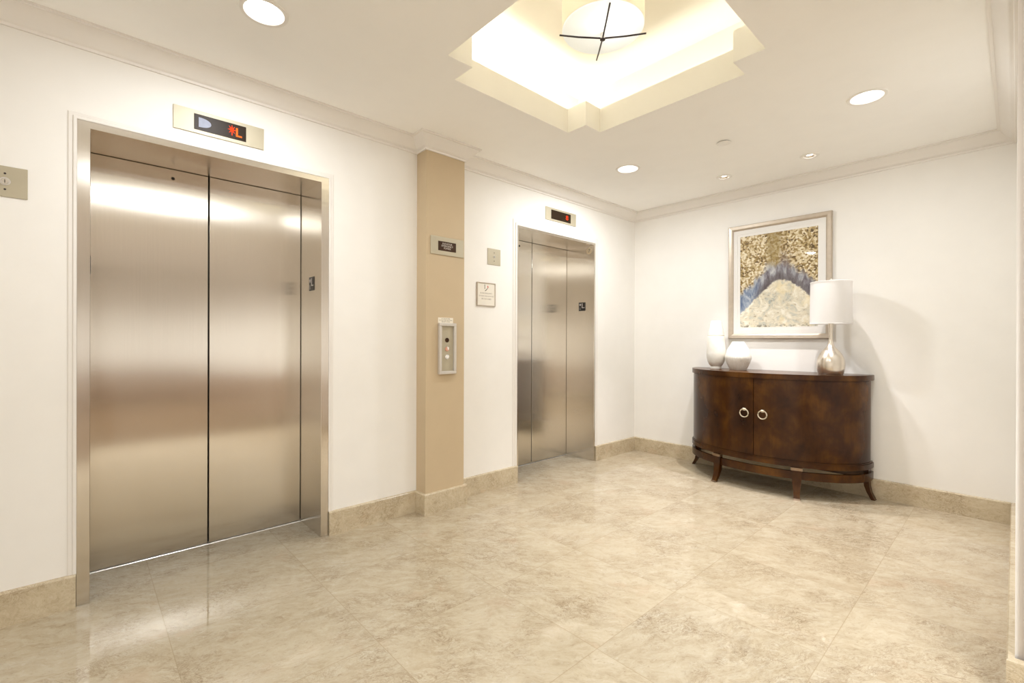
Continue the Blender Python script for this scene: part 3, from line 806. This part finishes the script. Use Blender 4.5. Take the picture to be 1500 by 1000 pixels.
# ---------------------------------------------------------------- picture
PX, PZ = 1.440, 1.747
r = thing('framed_painting', 'framed abstract painting in gold, blue and cream on the back wall', 'painting', (PX, 0, PZ), R_BACK)
w, h, t_ = .824, 1.042, .044
bm = BM()
prof = [(0, 0), (0, .026), (.006, .032), (.030, .030), (.040, .022), (.044, .018), (.044, 0)]
rows = []
for sx, sy in ((-1, -1), (1, -1), (1, 1), (-1, 1)):
    rows.append([bm.verts.new((sx*(w/2-o), sy*(h/2-o), d)) for o, d in prof])
for i in range(4):
    a, b = rows[i], rows[(i+1) % 4]
    for j in range(len(prof)-1): bm.faces.new((a[j], b[j], b[j+1], a[j+1]))
    bm.faces.new((a[-1], b[-1], b[0], a[0]))
obj('frame', bm, M['frame'], r)
bm = BM()
def ring_rect(bm, W0, H0, W1, H1, d0, d1):
    add_box(bm, -W0/2, W0/2, H1/2, H0/2, d0, d1); add_box(bm, -W0/2, W0/2, -H0/2, -H1/2, d0, d1)
    add_box(bm, -W0/2, -W1/2, -H1/2, H1/2, d0, d1); add_box(bm, W1/2, W0/2, -H1/2, H1/2, d0, d1)
ring_rect(bm, w-.07, h-.07, .668, .880, .006, .014)
ring_rect(bm, .668, .880, .622, .834, .006, .0105)
obj('mat_board', bm, M['mat'], r)
bm = BM(); add_box(bm, -.313, .313, -.419, .419, .003, .0085)
a = obj('painted_canvas', bm, M['art'], r)
bm = BM(); add_box(bm, -(w/2-.040), w/2-.040, -(h/2-.040), h/2-.040, .0165, .0185); obj('glass_pane', bm, M['glass'], r)

# ---------------------------------------------------------------- light
LG = 1.0
def area(name, loc, size, power, color, rot=(0, 0, 0), shape='DISK', sy=None, spread=PI):
    l = bpy.data.lights.new(name, 'AREA'); l.shape = shape; l.size = size
    if sy: l.size_y = sy
    l.energy = power*LG; l.color = color; l.spread = spread
    o = bpy.data.objects.new(name, l); COL.objects.link(o); o.location = loc; o.rotation_euler = rot
    return o
WHITE = (.955, .985, 1.0)
for (x, y), pw in zip(CANS, (9., 14., 6.)): area('can_lamp', (x, y, H-.014), .13, pw, WHITE)
area('can_lamp', (2.25, -3.93, H-.014), .13, 10.5, WHITE)
for x, y in ((4.1, -3.7), (5.6, -3.7), (7.1, -3.7)): area('hall_fill', (x, y, H-.012), .6, 42, WHITE, spread=math.radians(136))  # added fill lights out of view in the hallway, no fixtures
for x, y in ACC:
    l = bpy.data.lights.new('accent_lamp', 'SPOT'); l.energy = 74; l.color = (1., .955, .955); l.spot_size = math.radians(76); l.spot_blend = .6; l.shadow_soft_size = .018
    o = bpy.data.objects.new('accent_lamp', l); COL.objects.link(o); o.location = (x, y, H-.008); o.rotation_euler = (math.radians(-11), 0, 0)
# cove strips lying behind the lip, shining up and inward
CO = TH+.06
for loc, rz, pw in (((TX-CO, TY, H+.06), 0, 2.5), ((TX+CO, TY, H+.06), PI, 1.3),
                    ((TX, TY-CO, H+.06), PI/2, 1.5), ((TX, TY+CO, H+.06), -PI/2, 1.0)):
    area('cove_lamp', loc, .05, pw, (1., .975, .925), (PI, 0, rz), 'RECTANGLE', 1.15)
l = bpy.data.lights.new('drum_lamp', 'POINT'); l.energy = .9; l.color = (1., .985, .96); l.shadow_soft_size = .05
o = bpy.data.objects.new('drum_lamp', l); COL.objects.link(o); o.location = (TX+.06, TY, DZ+.11)

w = bpy.data.worlds.new('world'); SC.world = w; w.use_nodes = True
w.node_tree.nodes['Background'].inputs[0].default_value = (1, .95, .88, 1); w.node_tree.nodes['Background'].inputs[1].default_value = .3

# ---------------------------------------------------------------- camera
cam = bpy.data.cameras.new('camera'); co = bpy.data.objects.new('camera', cam); COL.objects.link(co); SC.camera = co
cam.sensor_fit = 'HORIZONTAL'; cam.sensor_width = 36.0; cam.lens = 681.725/1500*36.0
cam.clip_start = .02; cam.clip_end = 60
yaw, pitch, roll = math.radians(-47.2749), math.radians(-.0896), math.radians(.1875)
fw = Vector((math.sin(yaw)*math.cos(pitch), math.cos(yaw)*math.cos(pitch), math.sin(pitch)))
rt = Vector((math.cos(yaw), -math.sin(yaw), 0)); up = rt.cross(fw)
r2 = rt*math.cos(roll)+up*math.sin(roll); u2 = up*math.cos(roll)-rt*math.sin(roll)
m = Matrix((r2, u2, -fw)).transposed().to_4x4(); m.translation = (2.8667, -4.4944, 1.2)
co.matrix_world = m

SC.view_settings.view_transform = 'Standard'; SC.view_settings.look = 'None'
SC.view_settings.exposure = 0.69; SC.view_settings.gamma = 1.0; SC.view_settings.use_curve_mapping = False
cy = SC.cycles
cy.use_denoising = True; cy.max_bounces = 10; cy.diffuse_bounces = 7; cy.glossy_bounces = 5; cy.sample_clamp_indirect = 6.0
cy.caustics_reflective = False; cy.caustics_refractive = False
